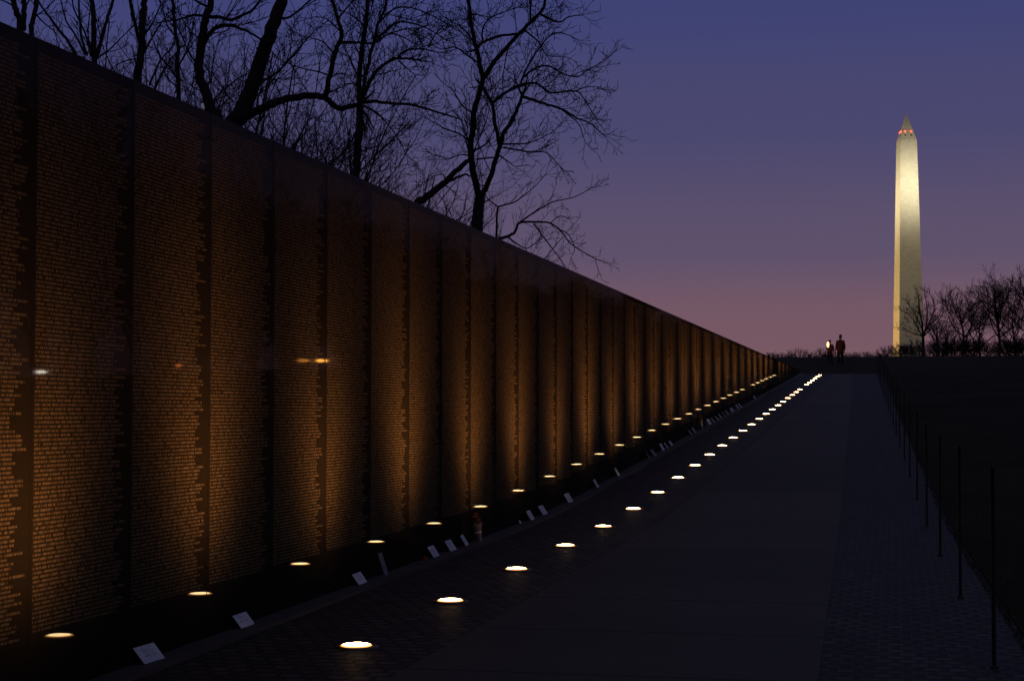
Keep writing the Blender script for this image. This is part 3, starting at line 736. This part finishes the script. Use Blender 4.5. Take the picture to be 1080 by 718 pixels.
def plant(name, x, D, h, seed, label, cat, group, top_y=None, mat=None, **kw):
    p = at(x, 380, D); gz = lawn_z(-p.x, p.y)
    if top_y is not None: h = at(x, top_y, D).z - gz
    T = wild_tree((p.x, p.y, gz), h, seed, **kw)
    return T.build(name, (p.x, p.y, gz), mat or M['bark2'], label, cat, group)
bg = [(8, 60, -40), (60, 66, -20), (112, 60, -30), (170, 72, -10), (232, 68, -30), (285, 75, -10), (322, 80, 70), (352, 84, 60), (420, 88, 125), (300, 70, 95), (470, 92, 172)]
for i, (x, D, ty) in enumerate(bg):
    plant('bare_tree', x, D, 0, 100 + i, 'thin twiggy bare tree in the tangle farther back behind the wall', 'tree', 'twiggy trees farther back behind the wall', top_y=ty, n_main=13, spread=.85, trunk_frac=.14, sp=.62, maxl=4, minr=.0075, lk=.95, r0=.11)

# trees on the far lawn at right
shaped_tree('bare_tree', 'bare tree partly covering the foot of the obelisk', 205.0, [
 ([(974.3, 377), (974, 372), (973.8, 363), (973.6, 355)], 3.2, 2.6, 0), ([(973.6, 355), (972.6, 342), (970, 328), (969, 315), (967.6, 307)], 2.2, .7),
 ([(973, 355), (968, 352.5), (962, 351), (952, 346), (946, 345)], 1.5, .5), ([(973, 355), (966, 343), (962, 335), (953, 328), (949, 325)], 1.5, .5), ([(974, 355), (977, 342), (978, 330), (977, 320), (975, 308)], 1.8, .6),
 ([(974, 354), (980, 341), (985, 328), (984, 317), (980, 309)], 1.7, .6), ([(975, 354), (982, 347), (988.5, 340), (995, 329)], 1.5, .5), ([(972, 346), (966, 332), (959, 322), (956, 316)], 1.3, .5), ([(980, 342), (990, 334), (994, 322)], 1.2, .5)],
 205, group='bare trees on the far lawn', sp=.40, maxl=4, lscale=.85, minr=.0155, mat=M['bark2'])
fr = [(988, 222, 330, 'small bare tree in the gap right of the obelisk', dict(n_main=12, spread=.6)),
      (1015, 210, 298, 'round-crowned bare tree, second of the large ones right of the obelisk', dict(n_main=18, spread=.8, trunk_frac=.20)), (1054, 205, 286, 'tallest wholly visible bare tree on the right skyline', dict(n_main=18, spread=.8, trunk_frac=.20)),
      (1086, 200, 280, 'bare tree cut by the right edge of the picture', dict(n_main=18, spread=.8, trunk_frac=.20)), (1034, 240, 318, 'lower bare tree between the two tall ones at right', dict(n_main=14, spread=.6)), (1000, 245, 332, 'low bare tree behind the gap between the first two large ones', dict(n_main=12, spread=.7)), (1070, 240, 312, 'bare tree behind the gap left of the right edge', dict(n_main=14, spread=.6))]
for i, (x, D, ty, lab, kw) in enumerate(fr):
    plant('bare_tree', x, D, 0, 200 + i, lab, 'tree', 'bare trees on the far lawn', top_y=ty + 4, sp=.34, maxl=3, minr=.0155, r0=.17, lk=1.08, **kw)
# the belt of wood along the far side of the lawn (outside the picture on the right, grown tall to shut the sky out of the wall's mirror)
belt = MB(); br_ = random.Random(5)
protos = []
for k in range(4):
    T = wild_tree((0, 0, 0), 22.0, 900 + k, n_main=18, spread=.5, trunk_frac=.14, sp=1.2, maxl=3, minr=.05)
    v = T.trunk.v + T.limb.v + T.twig.v; f = list(T.trunk.f); o_ = len(T.trunk.v); f += [tuple(i + o_ for i in q) for q in T.limb.f]; o_ += len(T.limb.v); f += [tuple(i + o_ for i in q) for q in T.twig.f]
    protos.append((v, f))
spots = [(-74 - br_.uniform(0, 26), 24 + k * 5.2 + br_.uniform(-2, 2), br_.uniform(1.3, 1.7)) for k in range(150)]
for k in range(26):
    q = at(1152 + k * 14, 380, br_.uniform(190, 225)); spots.append((-q.x, q.y, br_.uniform(.55, .66) + .01 * k))
for k, (lat, s, sc) in enumerate(spots):
    v, f = protos[k % 4]; a = br_.uniform(0, 6.28); g = lawn_z(lat, s); o_ = len(belt.v)
    ca, sa = math.cos(a) * sc, math.sin(a) * sc
    belt.v += [(-lat + x * ca - y * sa, s + x * sa + y * ca, g + z * sc) for x, y, z in v]; belt.f += [tuple(i + o_ for i in q) for q in f]
wb = belt.build('wood', M['bark2']); tag(wb, 'unseen belt of bare trees beyond the lawn, sized to darken the wall reflection', 'wood', None, 'stuff')
# low scrub and saplings on the skyline beyond the path
r = random.Random(77)
xs = [812 + 3.4 * i for i in range(36)]
for i, x in enumerate(xs):
    ty = 375.5 - r.uniform(0, 6.5)
    if i in (9, 15): ty = 365
    plant('bare_shrub', x + r.uniform(-2, 2), 225 + r.uniform(0, 25), 0, 300 + i, 'low dark bare shrub on the skyline beyond the end of the path', 'shrub', 'shrubs on the skyline beyond the path', top_y=ty, n_main=20, spread=.9, trunk_frac=.05, r0=.05, sp=.22, maxl=2, minr=.017, lk=1.2)
for i, (x, ty) in enumerate([(926, 376), (936, 371), (946, 368), (957, 366), (966, 364), (976, 364), (992, 362), (1008, 360), (1024, 362), (1040, 362), (1062, 360), (1078, 360)]):
    plant('bare_shrub', x, 232 + 3 * (i % 4), 0, 400 + i, 'dense bare shrub at the foot of the trees near the obelisk', 'shrub', 'dense shrubs under the far trees', top_y=ty - 7, n_main=(18 if x < 980 else 40), spread=.9, trunk_frac=.04, r0=.08, sp=.22, maxl=3, minr=.017, lk=1.15)

# ------------------------------------------------------------------ street lamps (mirrored in the polished wall) and one behind the trees
def street_lamp(loc, h, col, strength, label, w=0.3):
    t = empty('street_lamp', loc)
    mb = MB(); mb.lathe([(.11, 0), (.10, .25), (.06, .35), (.045, h - .35), (.08, h - .3), (.08, h - .25)], 12); mb.build('pole', M['black_metal'], t, True)
    mb = MB(); mb.lathe([(w * math.sin(a * math.pi / 8) + .001, h - .02 - .12 * math.cos(a * math.pi / 8)) for a in range(9)], 14); mb.build('globe', glow('lamp_globe', col, strength), t, True)
    mb = MB(); mb.lathe([(.1, h + .09), (.16, h + .11), (.05, h + .17), (.01, h + .26)], 12); mb.build('finial', M['black_metal'], t, True)
    tag(t, label, 'street lamp', 'street lamps out across the lawn')
for (ls, zs, s, col, st, w, lab) in [(.533, .0257, 112, (1, .93, .75), 46, .40, 'whitish street lamp mirrored in the near end of the wall'), (.4386, .0293, 118, (1, .22, .03), 20, .2, 'dim orange street lamp mirrored in the wall, next to the white one'),
                                 (.356, .0318, 122, (1, .34, .05), 16, .46, 'orange street lamp, left one of the close pair mirrored in the wall'), (.345, .0317, 122, (1, .40, .06), 50, .34, 'bright orange street lamp, right one of the close pair mirrored in the wall')]:
    lat = 2 * WALL - ls * s; z = EYE + zs * s; g = lawn_z(lat, s)
    street_lamp((-lat, s, g), z - g, col, st, lab, w)
p = at(216, 111, 60); g = lawn_z(-p.x, p.y)
street_lamp((p.x, p.y, g), p.z - g, (.8, .85, 1), 0.08, 'faint pale street lamp glimpsed behind the crooked trunk at the wall top', .13)

# ------------------------------------------------------------------ two people at the end of the path
def skin(name, nodes, edges, mat, parent, sub=2):
    me = bpy.data.meshes.new(name); me.from_pydata([n[0] for n in nodes], edges, [])
    o = bpy.data.objects.new(name, me); link(o)
    md = o.modifiers.new('skin', 'SKIN'); md.use_smooth_shade = True
    for v, n in zip(me.skin_vertices[0].data, nodes): rr = n[1]; v.radius = rr if isinstance(rr, tuple) else (rr, rr)
    me.skin_vertices[0].data[0].use_root = True
    sb = o.modifiers.new('sub', 'SUBSURF'); sb.levels = sub; sb.render_levels = sub
    dg = bpy.context.evaluated_depsgraph_get(); nm = bpy.data.meshes.new_from_object(o.evaluated_get(dg))
    bpy.data.objects.remove(o); nm.name = name
    nm.polygons.foreach_set('use_smooth', [True] * len(nm.polygons))
    nm.materials.clear(); return obj(name, nm, mat, parent)
M_SKIN = plain('skin', (0.42, 0.27, 0.20), 0.5, var=.08); M_HAIR = plain('dark_hair', (0.03, 0.02, 0.015), 0.6); M_TROU = plain('dark_trousers', (0.02, 0.02, 0.025), 0.8)
def person(loc, rz, h, coat, arm_up, label):
    t = empty('person', loc, rz); k = h / 1.75
    V = lambda x, y, z: (x * k, y * k, z * k)
    # faces -Y; body in one skin: pelvis root, spine, head, arms with five fingers, legs with feet
    N = [(V(0, 0, .95), (.15 * k, .11 * k)), (V(0, .01, 1.15), (.14 * k, .10 * k)), (V(0, .01, 1.36), (.17 * k, .10 * k)), (V(0, .0, 1.47), .055 * k), (V(0, -.01, 1.56), (.07 * k, .08 * k)), (V(0, -.015, 1.66), (.075 * k, .09 * k)), (V(0, -.01, 1.735), .04 * k)]
    E = [(0, 1), (1, 2), (2, 3), (3, 4), (4, 5), (5, 6)]
    for sd in (-1, 1):
        b = len(N); N += [(V(sd * .10, 0, .86), .088 * k), (V(sd * .11, -.015, .50), .058 * k), (V(sd * .115, .01, .10), .038 * k), (V(sd * .12, -.03, .045), .042 * k), (V(sd * .13, -.16, .03), .032 * k)]
        E += [(0, b), (b, b + 1), (b + 1, b + 2), (b + 2, b + 3), (b + 3, b + 4)]
        b = len(N)
        if arm_up and sd == arm_up: J = [(sd * .19, 0, 1.38), (sd * .23, -.12, 1.15), (sd * .13, -.30, 1.36), (sd * .11, -.32, 1.44)]; fd = Vector((-sd * .05, -.03, .09))
        else: J = [(sd * .19, 0, 1.38), (sd * .25, .03, 1.10), (sd * .26, -.05, .86), (sd * .26, -.07, .78)]; fd = Vector((0, -.02, -.09))
        N += [(V(*J[0]), .06 * k), (V(*J[1]), .042 * k), (V(*J[2]), .028 * k), (V(*J[3]), (.035 * k, .02 * k))]
        E += [(2, b), (b, b + 1), (b + 1, b + 2), (b + 2, b + 3)]
        hp = Vector(J[3])
        for q, ln in enumerate((.62, .95, 1.0, .92, .7)):
            c = len(N); off = Vector((0, (q - 2) * .016, 0)) if q else Vector((-sd * .01, -.04, 0))
            N += [(V(*(hp + off * 1.2 + fd * .45 * ln)), .009 * k), (V(*(hp + off * 1.3 + fd * ln + Vector((-sd * .012, 0, 0)))), .008 * k)]
            E += [(b + 3, c), (c, c + 1)]
    skin('body', N, E, M_SKIN, t)
    # trousers, coat, hair, shoes follow the body
    skin('trousers', [(V(0, 0, .95), (.165 * k, .125 * k))] + sum([[(V(sd * .10, 0, .84), .102 * k), (V(sd * .11, -.01, .50), .075 * k), (V(sd * .115, .008, .10), .062 * k)] for sd in (-1, 1)], []), [(0, 1), (1, 2), (2, 3), (0, 4), (4, 5), (5, 6)], M_TROU, t)
    A = [(V(0, 0, 1.0), (.20 * k, .15 * k)), (V(0, .01, 1.2), (.185 * k, .135 * k)), (V(0, .01, 1.37), (.195 * k, .125 * k)), (V(0, .0, 1.46), .075 * k), (V(0, 0, .80), (.22 * k, .165 * k)), (V(0, 0, .62), (.235 * k, .18 * k))]; EE = [(0, 1), (1, 2), (2, 3), (0, 4), (4, 5)]
    for sd in (-1, 1):
        b = len(A)
        if arm_up and sd == arm_up: J = [(sd * .19, 0, 1.38), (sd * .23, -.12, 1.15), (sd * .14, -.28, 1.34)]
        else: J = [(sd * .19, 0, 1.38), (sd * .25, .03, 1.10), (sd * .26, -.045, .87)]
        A += [(V(*J[0]), .08 * k), (V(*J[1]), .066 * k), (V(*J[2]), .05 * k)]; EE += [(2, b), (b, b + 1), (b + 1, b + 2)]
    skin('coat', A, EE, coat, t)
    mb = MB(); mb.lathe([(.001, .115), (.05, .105), (.085, .07), (.098, .02), (.096, -.03), (.086, -.07)], 16, (0, .018 / k if False else .02, 0))
    hr = mb.build('hair', M_HAIR, t, True); hr.location = V(0, 0.005, 1.665); hr.scale = (.88 * k, 1.05 * k, k)
    # keep the face clear: cut hair vertices in front of it
    bm = bmesh.new(); bm.from_mesh(hr.data); bmesh.ops.delete(bm, geom=[v for v in bm.verts if v.co.y < -.035 and v.co.z < .06], context='VERTS'); bm.to_mesh(hr.data); bm.free()
    for sd in (-1, 1):
        mb = MB(); mb.lathe([(.012 * math.sin(a * math.pi / 6) + .0005, -.009 * math.cos(a * math.pi / 6)) for a in range(7)], 8); e = mb.build('eye', M['window_dark'], t, True); e.location = V(sd * .03, -.098, 1.665)
        mb = MB(); mb.lathe([(.028 * math.sin(a * math.pi / 6) + .0005, -.034 * math.cos(a * math.pi / 6)) for a in range(7)], 8); e = mb.build('ear', M_SKIN, t, True); e.location = V(sd * .08, 0, 1.65); e.scale = (.4, .8, 1)
        mb = MB(); mb.tube([Vector(V(sd * .12, .06, .035)), Vector(V(sd * .125, -.06, .04)), Vector(V(sd * .13, -.19, .03)), Vector(V(sd * .13, -.22, .025))], [.05 * k, .052 * k, .045 * k, .02 * k], 10); mb.build('shoe', M['black_metal'], t, True)
    mb = MB(); mb.tube([Vector(V(0, -.10, 1.665)), Vector(V(0, -.125, 1.63)), Vector(V(0, -.108, 1.615))], [.010 * k, .016 * k, .010 * k], 8); mb.build('nose', M_SKIN, t, True)
    mb = MB(); mb.box(-.025 * k, .025 * k, -.104 * k, -.096 * k, 1.588 * k, 1.598 * k); mb.build('mouth', plain('lips', (.3, .12, .1), .5), t)
    tag(t, label, 'person', 'people at the end of the path'); return t
M_RED = plain('dark_red_coat', (0.17, 0.03, 0.026), 0.8); M_RED2 = plain('maroon_coat', (0.12, 0.022, 0.022), 0.8)
SP = 100.0
def ppl(x):
    p = at(x, 385, SP); return Vector((p.x, p.y, lawn_z(-p.x, p.y)))
pa = ppl(875.5); face = TH - (875 - 540) / FPX
person(pa, face + R(10), 1.52, M_RED2, -1, 'shorter person in dark red coat holding up a bright light')
person(ppl(886.5), face - R(25), 1.82, M_RED, 0, 'taller person in red coat standing with arms down')
lq = at(873.2, 363.5, SP - .42)
t = empty('hand_lantern', lq)
mb = MB(); mb.lathe([(.001, -.16), (.04, -.15), (.062, -.06), (.066, .05), (.04, .15), (.001, .16)], 14); mb.build('lamp_glass', glow('lantern_glass', (1, .62, .20), 4), t, True)
mb = MB(); mb.lathe([(.03, -.19), (.06, -.185), (.06, -.155), (.03, -.15)], 14); mb.build('base', M['black_metal'], t, True)
mb = MB(); mb.tube([Vector((-.07, 0, .1)), Vector((-.05, 0, .2)), Vector((0, 0, .235)), Vector((.05, 0, .2)), Vector((.07, 0, .1))], [.006] * 5, 6, False); mb.build('handle', M['black_metal'], t, True)
tag(t, 'small bright warm light held by the shorter red-coated person', 'lantern')
